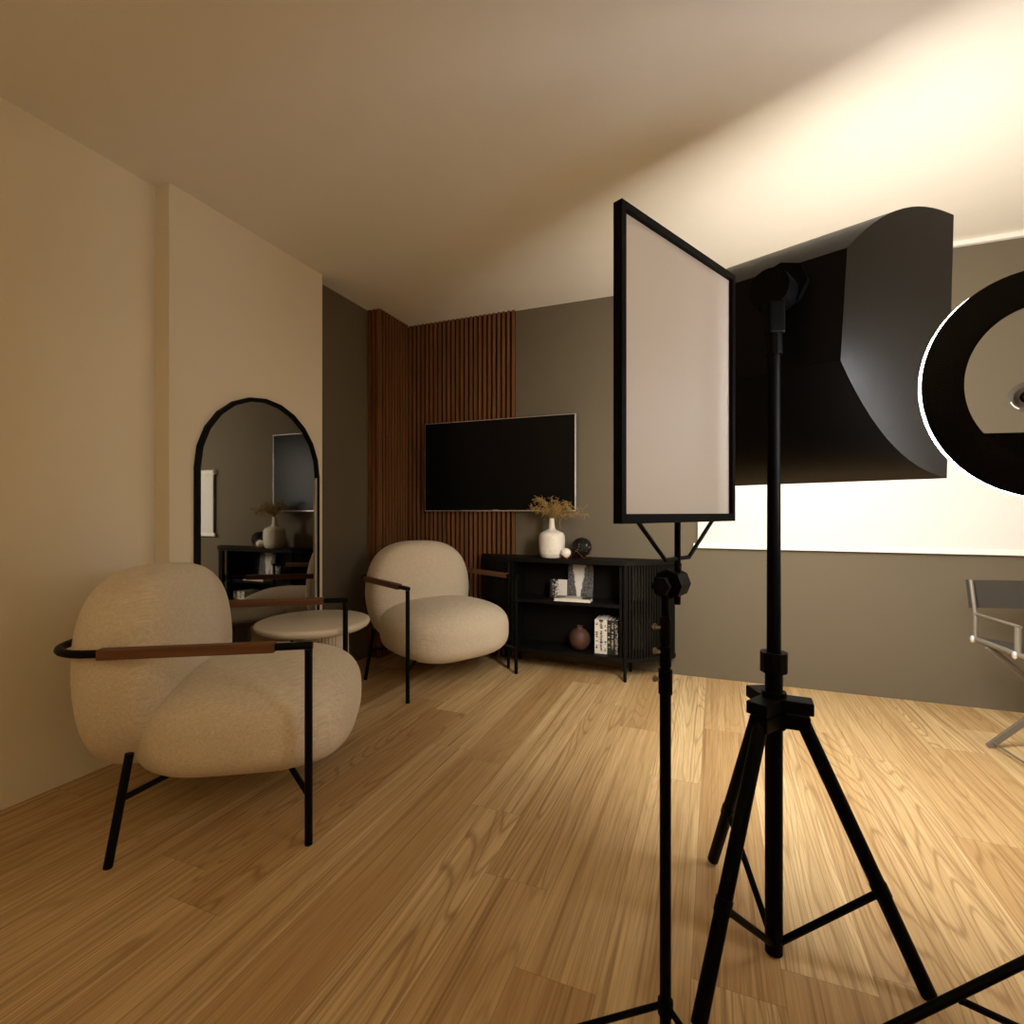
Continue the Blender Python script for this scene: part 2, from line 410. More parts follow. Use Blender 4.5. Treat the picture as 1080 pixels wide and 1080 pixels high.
bm = BM(); box(bm, (0.0125, W2 - 0.034, 0.055), (0.021, W2 - 0.0215, SP - 0.005)); obj('edge_reflection', bm, M['pale_metal'], t, label='pale strip standing in for the reflection on the right inner edge')  # wall reflection on the frame's inner face, built as a pale strip

# ------------------------------------------------------------------ television
t = thing('television', 'large black flat television with thin silver edge on the back wall', 'television', (-1.537, 3.600, 1.105))
w, h = 0.620, 0.70
bm = BM(); box(bm, (-w, -0.040, 0), (w, -0.008, h), bev=0.003); obj('casing', bm, M['tv_bezel'], t)
bm = BM(); box(bm, (-w + 0.007, -0.0415, 0.009), (w - 0.007, -0.0385, h - 0.006)); scr = obj('screen', bm, M['tv_screen'], t)
bm = BM(); box(bm, (-0.022, -0.0425, 0.0115), (0.022, -0.0412, 0.0145)); obj('logo', bm, M['tv_bezel'], scr, label='tiny silver mark under the screen')
bm = BM(); box(bm, (-0.2, -0.010, 0.2), (0.2, 0.0081, 0.5)); obj('wall_bracket', bm, M['black_metal'], t)

# ------------------------------------------------------------------ lounge chairs
def make_chair(label, group):
    t = thing('lounge_chair', label, 'armchair', (0, 0, 0), 0, group)
    hw = 0.4325; ah = 0.658; rt = 0.0125
    # seat: a fat rounded cushion; origin between the front feet, +Y forward
    def dseat(v):
        v.z += -0.025 * (v.y / 0.36) ** 2 * (1 if v.y > 0 else 0.3)
        v.z += 0.012 * max(0, v.z) / 0.15 * (1 - (v.x / 0.4) ** 2)
        return v
    bm = BM(); superpad(bm, (0, -0.255, 0.338), (0.412, 0.365, 0.172), 3.1, 3.1, dseat, 22); obj('seat', bm, M['linen'], t, smooth=60)
    def dback(v):
        zz = v.y / 0.35                      # pad is built lying: local y becomes height
        x, th = v.x, v.z
        taper = 1.0 - 0.10 * max(0, -zz) - 0.05 * max(0, zz)
        x *= taper
        wrap = 0.02 * (x / 0.39) ** 2        # sides bend forward a little
        lean = -0.012 * zz
        return Vector((x, th + wrap + lean, v.y))
    bm = BM(); superpad(bm, (0, -0.620, 0.540), (0.407, 0.355, 0.157), 2.8, 3.4, dback, 22); obj('backrest', bm, M['linen'], t, smooth=60)
    # U-shaped arm rail round the back, ending in the front legs
    for s in (-1, 1):
        bm = BM(); tube(bm, [(s * hw, 0, 0.0), (s * hw, 0, ah - 0.013)], rt, 14); obj('leg', bm, M['black_metal'], t, smooth=40)
    pts = [(-hw, rt, ah), (-hw, -0.10, ah)]
    cr = 0.145; yb = -0.776; hb = 0.420
    for k in range(0, 9):
        a = k * PI / 16; pts.append((-hb + cr - cr * math.cos(a), yb + cr - cr * math.sin(a), ah))
    pts += [(-x, y, z) for x, y, z in pts[::-1]]
    bm = BM(); tube(bm, pts, rt, 14); rail = obj('arm_rail', bm, M['black_metal'], t, smooth=50)
    for s in (-1, 1):
        A = Vector((s * hw, -0.10, ah)); B = Vector((s * (hb + 0.004), -0.61, ah)); u = (B - A).normalized()
        mt = Matrix.Translation(A) @ Matrix.Rotation(math.atan2(u.y, u.x), 4, 'Z')
        bm = BM(); box(bm, (0.0, -0.0175, -0.017), ((B - A).length - 0.005, 0.0175, 0.017), mt, 0.006)
        # wood sleeve follows the straight rail
        obj('armrest', bm, M['walnut'], rail, label='walnut wood sleeve on the arm rail')
    for s in (-1, 1):
        bm = BM(); tube(bm, [(s * 0.440, -0.572, 0.0), (s * 0.395, -0.535, 0.33)], 0.0125, 14); obj('leg', bm, M['black_metal'], t, smooth=40)
    bm = BM()
    for s in (-1, 1): tube(bm, [(s * hw, -0.005, 0.172), (s * 0.30, -0.10, 0.225)], 0.0095, 10)
    for s in (-1, 1): tube(bm, [(s * 0.414, -0.55, 0.195), (s * 0.25, -0.40, 0.225)], 0.0095, 10)
    tube(bm, [(-0.30, -0.10, 0.225), (0.30, -0.10, 0.225)], 0.0095, 10)
    tube(bm, [(-0.25, -0.40, 0.225), (0.25, -0.40, 0.225)], 0.0095, 10)
    obj('underframe', bm, M['black_metal'], t, smooth=40)
    return t
G = 'cream lounge chairs'
ch1 = make_chair('cream lounge chair nearest the viewer, in front of the arched mirror', G)
ch1.scale = (1.025, 1.025, 1.0); ch1.location = (-1.484, 1.706, 0); ch1.rotation_euler.z = yaw_of(Vector((0.847, 0.530, 0)))
ch2 = copy_tree(ch1); ch2['label'] = 'cream lounge chair in the far corner beside the black sideboard'
ch2.location = (-1.447, 2.888, 0); ch2.rotation_euler.z = yaw_of(Vector((0.883, -0.468, 0))); ch2.scale = (0.957, 0.957, 1.0)

# ------------------------------------------------------------------ side table
tc = (-2.029, 2.200)
t = thing('side_table', 'small round cream side table with fluted base between the lounge chairs', 'side table', (tc[0], tc[1], 0))
bm = BM(); lathe(bm, [(0, 0.462), (0.20, 0.462), (0.268, 0.468), (0.290, 0.482), (0.297, 0.497), (0.293, 0.508), (0.280, 0.514), (0, 0.515)], 64)
obj('tabletop', bm, M['table'], t, smooth=50)
bm = BM(); out = []
for k in range(240):
    a = 2 * PI * k / 240; r = 0.112 + 0.0042 * abs(math.sin(a * 20)); out.append((0.055 + r * math.cos(a), 0.035 + r * math.sin(a)))
prism(bm, out, 0.0, 0.464); obj('base', bm, M['table'], t, smooth=25, label='fluted drum base')

# ------------------------------------------------------------------ sideboard
SX, SYC = -0.948, 3.487
t = thing('sideboard', 'long black sideboard with slatted rounded ends under the television', 'sideboard', (SX, SYC, 0))
def oval(hl, hd, straight, n=16):
    """D-shaped plan: flat against the wall, front corners drawn out in a long curve"""
    e = hl - straight; back = 0.117; dep = back + hd; pts = []
    for k in range(n + 1):
        a = PI / 2 * k / n; c, q = max(0.0, math.cos(a)) ** 1.42, math.sin(a) ** 1.42
        pts.append((straight + e * q, back - dep * c))
    return pts + [(-x, y) for x, y in pts[::-1]]
bm = BM(); prism(bm, oval(0.72, 0.145, 0.40), 0.752, 0.780, 0.004); obj('top', bm, M['side_black'], t, smooth=35)
bm = BM(); prism(bm, oval(0.71, 0.138, 0.40), 0.125, 0.152, 0.003); obj('base', bm, M['side_black'], t, smooth=35)
bm = BM(); prism(bm, oval(0.68, 0.120, 0.38), 0.470, 0.492, 0.002); obj('shelf', bm, M['side_black'], t, smooth=35)
bm = BM(); box(bm, (-0.42, 0.098, 0.15), (0.42, 0.112, 0.754)); obj('back_panel', bm, M['side_black'], t)
for s in (-1, 1):
    bm = BM(); box(bm, (s * 0.382 - 0.009, -0.118, 0.151), (s * 0.382 + 0.009, 0.098, 0.753)); obj('divider', bm, M['side_black'], t)
    bm = BM()
    P = [Vector((x, y, 0)) for x, y in oval(0.70, 0.128, 0.395, 60)[:61]]
    acc = [0.0]
    for a_, b_ in zip(P, P[1:]): acc.append(acc[-1] + (b_ - a_).length)
    cnt = 21
    for k in range(cnt):
        q = acc[-1] * (k + 0.4) / cnt; i = max(j for j in range(61) if acc[j] <= q); i = min(i, 59)
        p = P[i].lerp(P[i + 1], (q - acc[i]) / (acc[i + 1] - acc[i])); d = P[i + 1] - P[i]
        mt = Matrix.Translation((s * p.x, p.y, 0)) @ Matrix.Rotation(math.atan2(d.y, s * d.x), 4, 'Z')
        box(bm, (-0.0055, -0.006, 0.150), (0.0055, 0.006, 0.754), mt)
    obj('slatted_end', bm, M['side_black'], t)
for sx in (-0.40, 0.412):
    for y in (-0.136, 0.100):
        bm = BM(); tube(bm, [(sx, y, 0), (sx, y, 0.754)], 0.011, 12); obj('leg', bm, M['side_black'], t, smooth=40)

# vase, dried plant and the two balls on top
ZT = 0.780
VX, VY = -1.058, 3.444
t = thing('bottle_vase', 'white ceramic bottle vase with narrow neck on the sideboard', 'vase', (VX, VY, ZT))
prof = [(0, 0), (0.066, 0), (0.074, 0.004), (0.086, 0.028), (0.090, 0.06), (0.0915, 0.10), (0.0915, 0.135), (0.089, 0.158), (0.078, 0.175), (0.052, 0.187), (0.030, 0.196),
        (0.022, 0.208), (0.0195, 0.235), (0.0175, 0.262), (0.0168, 0.276), (0.0120, 0.276), (0.0115, 0.255), (0.0, 0.25)]
rip = []
for (r0, z0), (r1, z1) in zip(prof, prof[1:]):
    k = max(1, int(abs(z1 - z0) / 0.004))
    for i in range(k):
        f = i / k; r = r0 + (r1 - r0) * f; z = z0 + (z1 - z0) * f
        rip.append((r + (0.0007 * math.sin(z * 420) if 0.02 < z < 0.265 and r > 0.015 else 0), z))
rip.append(prof[-1])
bm = BM(); lathe(bm, rip, 48); obj('body', bm, M['ceramic'], t, smooth=60)

t = thing('dried_plant', 'bunch of golden dried branches spreading from the white vase', 'dried plant', (VX, VY, ZT + 0.255))
bs, bf = BM(), BM()
def leafy(p, d, L):
    d = d.normalized(); sd = d.orthogonal().normalized(); sd.rotate(Matrix.Rotation(random.uniform(0, 2 * PI), 3, d)); up = d.cross(sd)
    w = L * random.uniform(0.22, 0.36); a = bf.verts.new(p); b_ = bf.verts.new(p + d * L)
    m1 = p + d * L * 0.5
    q = [bf.verts.new(m1 + sd * w), bf.verts.new(m1 + up * w * 0.5), bf.verts.new(m1 - sd * w), bf.verts.new(m1 - up * w * 0.5)]
    for i in range(4): bf.faces.new((a, q[i], q[(i + 1) % 4])); bf.faces.new((b_, q[(i + 1) % 4], q[i]))
for k in range(30):
    az = 2 * PI * k / 30 + random.uniform(-0.2, 0.2); reach = random.uniform(0.05, 0.235) * (1.12 if math.cos(az) > 0 else 0.92)
    dep = 0.16 if math.sin(az) > 0 else 0.72
    tip = Vector((reach * math.cos(az) + 0.02, reach * math.sin(az) * dep, 0.20 * math.sqrt(max(0.02, 1 - (reach / 0.30) ** 2)) * random.uniform(0.45, 1.0) - 0.02))
    mid = Vector((tip.x * 0.35, tip.y * 0.35, max(tip.z, 0.05) * 0.75 + 0.035))
    pts = [Vector((0, 0, 0)).lerp(mid, f).lerp(mid.lerp(tip, f), f) for f in [i / 8 for i in range(9)]]
    tube(bs, pts, 0.0010, 5)
    for i in range(3, 9):
        for j in range(3):
            out = (pts[i] - pts[i - 1]).normalized()
            side = (out * 0.8 + Vector((random.gauss(0, 0.7), random.gauss(0, 0.6), random.gauss(0.1, 0.7)))).normalized() * random.uniform(0.018, 0.045)
            p0 = pts[i].lerp(pts[i - 1], random.random()); p1 = p0 + side - Vector((0, 0, 0.016 * random.random())); pm = (p0 + p1) / 2 + Vector((0, 0, 0.006))
            tube(bs, [p0, pm, p1], 0.0007, 4)
            for q in range(4): leafy(pm.lerp(p1, q / 3), side + Vector((random.gauss(0, .03), random.gauss(0, .03), random.gauss(0, .03))), random.uniform(0.006, 0.011))
# one sprig hangs down at the right of the neck
pts = [Vector((0.0, -0.004, 0.02)), Vector((0.04, -0.03, 0.06)), Vector((0.066, -0.04, 0.03)), Vector((0.074, -0.045, -0.05))]
tube(bs, pts, 0.0010, 5)
for k in range(10): leafy(pts[2].lerp(pts[3], k / 10), Vector((random.gauss(0, 1), random.gauss(0, 1), -0.5)), 0.009)
obj('stems', bs, M['dried'], t); obj('foliage', bf, M['dried'], t)

def ball(name_label, r, loc, mball, wires):
    t = thing('decorative_ball', name_label, 'ornament', loc)
    bm = BM(); ellip(bm, (0, 0, r + 0.004), (r, r, r), 40); obj('ball', bm, mball, t, smooth=60)
    bm = BM(); w = r * 1.08
    P = [Vector((w * math.cos(2 * PI * k / wires + 0.5), w * math.sin(2 * PI * k / wires + 0.5), 0.0015)) for k in range(wires)]
    T = [Vector((w * 1.0 * math.cos(2 * PI * (k + .5) / wires + 0.5), w * math.sin(2 * PI * (k + .5) / wires + 0.5), r * 0.82)) for k in range(wires)]
    zig = []
    for k in range(wires): zig += [P[k], T[k]]
    tube(bm, zig, 0.0017, 6, closed=True); tube(bm, P, 0.0015, 6, closed=True)
    obj('wire_stand', bm, M['copper'], t, label='copper wire stand')
ball('small pearly white ball in wire stand beside the white vase', 0.035, (-0.943, 3.395, ZT), M['pearl'], 4)
ball('larger black stone ball on copper wire stand on the sideboard', 0.070, (-0.852, 3.475, ZT), M['black_marble'], 4)

# shelf contents ------------------------------------------------------
def standing_book(label, w, hgt, dpt, loc, rz, cover, lean=0.0):
    t = thing('standing_book', label, 'book', loc, rz); t.rotation_euler.x = lean
    bm = BM(); box(bm, (-w / 2, 0, 0), (w / 2, 0.003, hgt)); obj('front_cover', bm, cover, t)
    bm = BM(); box(bm, (-w / 2, dpt - 0.003, 0), (w / 2, dpt, hgt)); obj('back_cover', bm, M['book_black'], t)
    bm = BM(); box(bm, (-w / 2 + 0.003, 0.003, 0.003), (w / 2 - 0.003, dpt - 0.003, hgt - 0.003)); obj('pages', bm, M['paper'], t)
ZS = 0.492
standing_book('upright book with black and white street picture on the upper shelf', 0.180, 0.232, 0.016, (-0.875, 3.520, ZS + 0.003), 0.0, M['cover_street'], -0.10)
standing_book('small upright book with pale cover and dark tree on the upper shelf', 0.122, 0.130, 0.012, (-1.020, 3.478, ZS + 0.002), 0.06, M['cover_tree'], -0.08)
t = thing('lying_book', 'white edged picture book lying flat on the upper shelf', 'book', (-0.895, 3.412, ZS), 0.04)
bm = BM(); box(bm, (-0.125, -0.05, 0.001), (0.125, 0.05, 0.004)); obj('back_cover', bm, M['book_white'], t)
bm = BM(); box(bm, (-0.122, -0.048, 0.004), (0.122, 0.048, 0.022)); obj('pages', bm, M['paper'], t)
bm = BM(); box(bm, (-0.125, -0.05, 0.022), (0.125, 0.05, 0.025)); obj('front_cover', bm, M['cover_flat'], t)

t = thing('clay_pot', 'round brown clay pot on the lower shelf of the sideboard', 'pot', (-0.862, 3.455, 0.1525))
bm = BM(); lathe(bm, [(0, 0), (0.030, 0), (0.050, 0.012), (0.068, 0.040), (0.0745, 0.075), (0.067, 0.110), (0.048, 0.135), (0.022, 0.148), (0.019, 0.158), (0.023, 0.164), (0.017, 0.164), (0.015, 0.15), (0, 0.145)], 48)
obj('body', bm, M['terracotta'], t, smooth=60)

def spine_book(label, x, w, hgt, kind, group):
    d = 0.165; t = thing('spine_book', label, 'book', (x, 3.400, 0.1525), 0.0, group)
    cm = M['book_white'] if kind.startswith('w') else M['book_black']; ik = M['ink'] if kind.startswith('w') else M['ink_pale']
    bm = BM(); box(bm, (-w / 2 + 0.0002, 0, 0), (w / 2 - 0.0002, 0.004, hgt), bev=0.001)
    for s in (-1, 1): box(bm, (s * (w / 2 - 0.0012) - 0.001, 0.002, 0), (s * (w / 2 - 0.0012) + 0.001, d, hgt))
    cv = obj('cover', bm, cm, t)
    bm = BM(); box(bm, (-w / 2 + 0.0015, 0.004, 0.003), (w / 2 - 0.0015, d - 0.003, hgt - 0.003)); obj('pages', bm, M['paper'], t)
    bm = BM(); rr = random.Random(int(x * 1e4))
    z = 0.02
    while z < hgt - 0.02:                       # rows of spine lettering, too small to read
        l = rr.uniform(0.004, 0.011)
        if rr.random() < (0.85 if kind == 'w2' else 0.5): box(bm, (-w * rr.uniform(0.15, 0.34), -0.0006, z), (w * rr.uniform(0.15, 0.34), 0.0006, z + l))
        z += l + rr.uniform(0.002, 0.006)
    if kind == 'w2': box(bm, (-w * 0.5, -0.0006, hgt - 0.016), (w * 0.4, 0.0006, hgt - 0.001))
    if kind == 'mix':
        for k in range(36): zz = rr.uniform(0.005, hgt - 0.02); xx = rr.uniform(-0.4, 0.3) * w; box(bm, (xx, -0.0006, zz), (xx + 0.006, 0.0006, zz + rr.uniform(0.004, 0.012)))
    obj('spine_lettering', bm, ik, cv)
GB = 'upright books on the lower shelf'
spine_book('thin white book leftmost in the upright row on the lower shelf', -0.7305, 0.029, 0.226, 'w1', GB)
spine_book('white book with bold dark spine lettering in the lower shelf row', -0.7000, 0.030, 0.230, 'w2', GB)
spine_book('plain white book touching the black books on the lower shelf', -0.6730, 0.022, 0.230, 'w3', GB)
spine_book('black book beside the white books on the lower shelf', -0.6490, 0.024, 0.228, 'b1', GB)
spine_book('second black book from the white books on the lower shelf', -0.6250, 0.022, 0.228, 'b2', GB)
spine_book('black book with mottled spine at right end of the row', -0.6000, 0.026, 0.228, 'mix', GB)

# ------------------------------------------------------------------ roller blind
t = thing('roller_blind', 'bright white roller blind on the back wall behind the softbox', 'blind', (0.95, 3.600, 0))
bm = BM(); box(bm, (-1.050, -0.001, 0.892), (1.10, 0.001, 1.475)); obj('fabric', bm, M['blind'], t)
bm = BM(); box(bm, (-1.078, -0.008, 0.862), (1.12, 0.008, 0.894), bev=0.004); obj('bottom_bar', bm, M['white_trim'], t)
bm = BM(); cyl(bm, (-1.07, 0.004, 1.492), (1.12, 0.004, 1.492), 0.022); obj('roller', bm, M['white_trim'], t, smooth=40)

# ------------------------------------------------------------------ softbox and its stand
az, pit = 0.799, 0.208
SB = cw(0.708, 1.359, 1.611)
nrm = cdir(math.sin(az), math.cos(az))
t = thing('softbox', 'large black studio softbox seen from behind on a tripod stand', 'studio light', SB, yaw_of(nrm))
t.rotation_euler = (-pit, 0, yaw_of(nrm))
S = 14
def rod(s):
    return (0.149 + (0.32 - 0.149) * s, 0.150 + (0.370 - 0.150) * (1 - abs(1 - s) ** 2.3), 0.31 * s)
bm = BM(); bi = BM(); secs = []; seci = []
for k in range(S + 1):
    w, h, n = rod(k / S)
    secs.append([bm.verts.new((sx * w, n, sz * h)) for sx, sz in ((-1, -1), (1, -1), (1, 1), (-1, 1))])
    seci.append([bi.verts.new((sx * (w - 0.006), n + (0.006 if k == 0 else 0), sz * (h - 0.006))) for sx, sz in ((-1, -1), (1, -1), (1, 1), (-1, 1))])
for A, B in zip(secs, secs[1:]):
    for k in range(4):
        f = bm.faces.new((A[k], A[(k + 1) % 4], B[(k + 1) % 4], B[k])); f.material_index = 1 if k in (1, 3) else 0
bm.faces.new(secs[0])
for A, B in zip(seci, seci[1:]):
    for k in range(4): bi.faces.new((A[k], A[(k + 1) % 4], B[(k + 1) % 4], B[k]))
bi.faces.new(seci[0])
obj('shell', bm, [M['soft_black'], M['soft_side']], t, smooth=30)
obj('lining', bi, M['silver_fabric'], t, smooth=30, label='silver inner lining')
bm = BM(); w, h, n = rod(1.0); box(bm, (-w + 0.007, n - 0.012, -h + 0.007), (w - 0.007, n - 0.008, h - 0.007)); obj('diffuser', bm, M['soft_light'], t, label='glowing white front cloth')
bm = BM(); cyl(bm, (0.0, 0.0, 0.086), (0.0, -0.018, 0.086), 0.070, 8); obj('speed_ring', bm, M['rig_black'], t)
bm = BM(); cyl(bm, (0, -0.016, 0.06), (0, -0.085, 0.045), 0.050, 20); obj('light_head', bm, M['rig_black'], t, smooth=40)

c0 = cw(0.652, 1.275); 
t = thing('tripod_stand', 'heavy black tripod light stand carrying the softbox', 'light stand', c0, yaw_of(FW))
def tp(lat, dep, z): return Vector((lat - 0.652, dep - 1.275, z))
bm = BM(); tube(bm, [(0, 0, 0.006), (0, 0, 0.72)], 0.0205, 20); obj('column', bm, M['rig_black'], t, smooth=40)
bm = BM(); tube(bm, [(0, 0, 0.70), (0, 0, 1.50)], 0.0165, 20, radii=[0.0165, 0.0145]); obj('pole', bm, M['rig_black'], t, smooth=40)
bm = BM(); tube(bm, [(0, 0, 1.49), (0.0, 0.005, 1.62)], 0.02, 12); box(bm, (-0.02, -0.02, 1.54), (0.02, 0.02, 1.62), bev=0.006); obj('head_bracket', bm, M['rig_black'], t)
bm = BM(); tube(bm, [(0, 0, 0.703), (0, 0, 0.752)], 0.0315, 10); obj('collar', bm, M['rig_black'], t)
feet = [(0.9346, 1.147), (0.627, 1.597), (0.394, 1.081)]
bm = BM()
for lat, dep in feet:
    d = Vector((lat - 0.652, dep - 1.275, 0)).normalized(); mt = Matrix.Rotation(math.atan2(d.y, d.x), 4, 'Z')
    box(bm, (-0.018, -0.026, 0.612), (0.085, 0.026, 0.642), mt, 0.003); box(bm, (-0.018, -0.022, 0.572), (0.078, 0.022, 0.606), mt, 0.003)
tube(bm, [(0, 0, 0.565), (0, 0, 0.655)], 0.028, 12)
obj('leg_hub', bm, M['rig_black'], t)
for lat, dep in feet:
    d = Vector((lat - 0.652, dep - 1.275, 0)); u = d.normalized()
    top = u * 0.058 + Vector((0, 0, 0.60)); foot = d + Vector((0, 0, 0.0165))
    bm = BM(); tube(bm, [top, foot], 0.0165, 16); lg = obj('leg', bm, M['rig_black'], t, smooth=40)
    j = top.lerp(foot, 0.647)
    bm = BM(); side = u.cross(Vector((0, 0, 1))) * 0.0
    tube(bm, [u * 0.015 + Vector((0, 0, 0.035)), j], 0.0085, 8); tube(bm, [j - (foot - top).normalized() * 0.018, j + (foot - top).normalized() * 0.012], 0.0185, 12)
    obj('brace', bm, M['rig_black'], lg)

# ------------------------------------------------------------------ LED panel and its stand
L0 = (0.1933, 0.900); ud = (0.744, 0.669); PW = 0.441; z0, z1 = 1.079, 1.652
uvec = cdir(*ud); bvec = Vector((-uvec.y, uvec.x, 0))       # away from the viewer
t = thing('led_panel', 'flat rectangular LED light panel in black frame, facing the viewer', 'studio light', cw(*L0, z0), math.atan2(uvec.y, uvec.x))
H = z1 - z0; fw = 0.0135; fb = 0.0175; T = 0.0185
bm = BM(); box(bm, (0, 0, 0), (fw, T, H)); box(bm, (PW - fw, 0, 0), (PW, T, H)); box(bm, (fw, 0, 0), (PW - fw, T, fb)); box(bm, (fw, 0, H - fw), (PW - fw, T, H))
box(bm, (0.004, T - 0.004, 0.004), (PW - 0.004, T - 0.0005, H - 0.004))
obj('frame', bm, M['rig_black'], t)
bm = BM(); box(bm, (fw, 0.009, fb), (PW - fw, T - 0.004, H - fw)); obj('diffuser', bm, M['led_face'], t, label='milky front diffuser')
def ppl(px, py):
    """panel-plane coordinates for a sight line"""
    q = (px - 540) / 540; s = (q * 0.9 - 0.1933) / (0.744 - q * 0.669); Z = 0.9 + 0.669 * s
    return Vector((s, T / 2, 1.1 - (py - 540) / 540 * Z - z0))
bm = BM(); tube(bm, [ppl(677, 553) + Vector((0, 0, .005)), ppl(706, 591), ppl(731, 588), ppl(757, 549) + Vector((0, 0, .005))], 0.0042, 8); obj('yoke', bm, M['rig_gloss'], t)
bm = BM(); s0 = ppl(719, 600); tube(bm, [Vector((s0.x, T / 2, 0.004)), Vector((s0.x, T / 2, ppl(719, 638).z))], 0.0062, 10); obj('stem', bm, M['rig_black'], t)

pc = cw(0.3085, 1.03)
t = thing('slim_light_stand', 'slim black light stand holding the LED panel', 'light stand', pc, yaw_of(FW))
for r, a, b_ in ((0.0112, 0.04, 0.775), (0.0100, 0.77, 0.890), (0.0078, 0.885, 0.968)):
    bm = BM(); tube(bm, [(0, 0, a), (0, 0, b_)], r, 16); ps = obj('pole_section', bm, M['rig_black'], t, smooth=40)
for a, b_, r in ((0.735, 0.783, 0.0138), (0.790, 0.830, 0.0116), (0.838, 0.884, 0.0112)):
    bm = BM(); tube(bm, [(0, 0, a), (0, 0, b_)], r, 16); obj('collar', bm, M['rig_black'], t, smooth=40)
for z in (0.868, 0.819, 0.763):
    bm = BM(); tube(bm, [(-0.008, 0, z), (-0.018, 0, z)], 0.0035, 8); ellip(bm, (-0.021, 0.0, z + 0.002), (0.0055, 0.003, 0.007), 12); obj('wing_knob', bm, M['knob_grey'], ps, label='small grey wing knob')
bm = BM()
A = Vector((0.000, -0.002, 0.953)); dr = Vector((0.66, 0.75, 0)).normalized()
tube(bm, [A + dr * 0.006, A + dr * 0.034], 0.031, 8); tube(bm, [A + dr * 0.036, A + dr * 0.056], 0.0295, 8); tube(bm, [A + dr * 0.055, A + dr * 0.062], 0.012, 10)
box(bm, (-0.004, -0.008, 0.02), (0.004, 0.008, 0.044), Matrix.Translation(A + dr * 0.058) @ Matrix.Rotation(0.2, 4, 'X'), 0.003)
obj('tilt_clamp', bm, M['rig_gloss'], t)
bm = BM(); tube(bm, [A - dr * 0.004, A - dr * 0.016], 0.008, 10); tube(bm, [A - dr * 0.014, A - dr * 0.025], 0.019, 6); obj('clamp_knob', bm, M['rig_gloss'], t)
bm = BM(); tube(bm, [(0, 0, 0.092), (0, 0, 0.118)], 0.0155, 12); obj('leg_hub', bm, M['rig_black'], t)
for ang in (73, 180, 300):
    d = Vector((math.cos(math.radians(ang)), math.sin(math.radians(ang)), 0))
    bm = BM(); tube(bm, [d * 0.012 + Vector((0, 0, 0.108)), d * 0.38 + Vector((0, 0, 0.0062))], 0.0060, 8); obj('leg', bm, M['rig_black'], t)

# ------------------------------------------------------------------ ring light, its stand and the camera lens in its hole
RZ = 1.0
RC = cw((1116 - 540) / 540 * RZ, RZ, 1.1 - (402 - 540) / 540 * RZ)
rdir = cdir(math.sin(0.208), math.cos(0.208))
t = thing('ring_light', 'big black ring light with glowing white rim at the right edge', 'studio light', RC, yaw_of(rdir))
RO, RI = 0.2295, 0.158
def annulus(bm, prof, seg=96):
    rings = [[bm.verts.new((r * math.cos(2 * PI * k / seg), y, r * math.sin(2 * PI * k / seg))) for k in range(seg)] for r, y in prof]
    for i in range(len(rings)):
        A, B = rings[i], rings[(i + 1) % len(rings)]
        for k in range(seg): bm.faces.new((A[k], A[(k + 1) % seg], B[(k + 1) % seg], B[k]))
bm = BM(); annulus(bm, [(RI, 0.0), (RO - 0.012, 0.0), (RO, 0.006), (RO, 0.010), (RI, 0.010)]); obj('ring_housing', bm, M['rig_gloss'], t, smooth=30)
bm = BM(); annulus(bm, [(RI + 0.004, 0.0102), (RO - 0.0008, 0.0102), (RO - 0.0008, 0.0205), (RI + 0.004, 0.0205)]); obj('ring_diffuser', bm, M['ring_light'], t, smooth=30, label='white glowing diffuser ring')
bm = BM()
zc = -0.098                                       # control box filling the bottom of the hole
out = []
a0 = math.asin(zc / (RI + 0.003))
for k in range(21): a = PI - a0 + (PI + 2 * a0) * k / 20; out.append(((RI + 0.003) * math.cos(a), (RI + 0.003) * math.sin(a)))
A = [bm.verts.new((x, 0.001, z)) for x, z in out]; B = [bm.verts.new((x, 0.009, z)) for x, z in out]
bm.faces.new(A); bm.faces.new(B[::-1])
for k in range(len(A)): bm.faces.new((A[k], A[(k + 1) % len(A)], B[(k + 1) % len(A)], B[k]))
obj('control_panel', bm, M['rig_black'], t)

LD = 1.0; LP = cw((1084 - 540) / 540 * LD, LD, 1.1 - (418.5 - 540) / 540 * LD)
ldir = (LP - Vector((0, 0, 1.1))).normalized()
t = thing('camera_lens', 'camera lens with white lettering at the centre of the ring light', 'camera lens', LP, 0)
q = Vector((0, 1, 0)).rotation_difference(ldir)
t.rotation_euler = q.to_euler()
def lens_ring(prof):
    bm = BM(); annulus(bm, prof, 64); return bm
sc = 0.82
obj('barrel', lens_ring([(0.0245 * sc, 0.001), (0.0365 * sc, 0.0), (0.0365 * sc, 0.05), (0.0245 * sc, 0.05)]), M['lens_bezel'], t, smooth=30)
obj('inner_ring', lens_ring([(0.014 * sc, 0.004), (0.0245 * sc, 0.0022), (0.0245 * sc, 0.04), (0.014 * sc, 0.04)]), M['lens_ring'], t, smooth=30)
bm = BM(); v = ellip(bm, (0, 0.012, 0), (0.0142 * sc, 0.006, 0.0142 * sc), 24); obj('front_glass', bm, M['lens_glass'], t, smooth=60)
bm = BM()
for a, l in ((200, 0.0022), (205, 0.0032), (213, 0.0042), (222, 0.0046), (231, 0.0052), (240, 0.003)):
    mt = Matrix.Rotation(-math.radians(a), 4, 'Y') @ Matrix.Translation((0.0300 * sc, 0, 0)); box(bm, (-0.0011, -0.0004, -l / 2), (0.0011, 0.002, l / 2), mt)
obj('lettering', bm, M['lettering'], t)
bm = BM(); tube(bm, [(0.028, 0.025, 0), (0.20, 0.025, -0.01)], 0.006, 10); obj('mount_arm', bm, M['rig_black'], t)

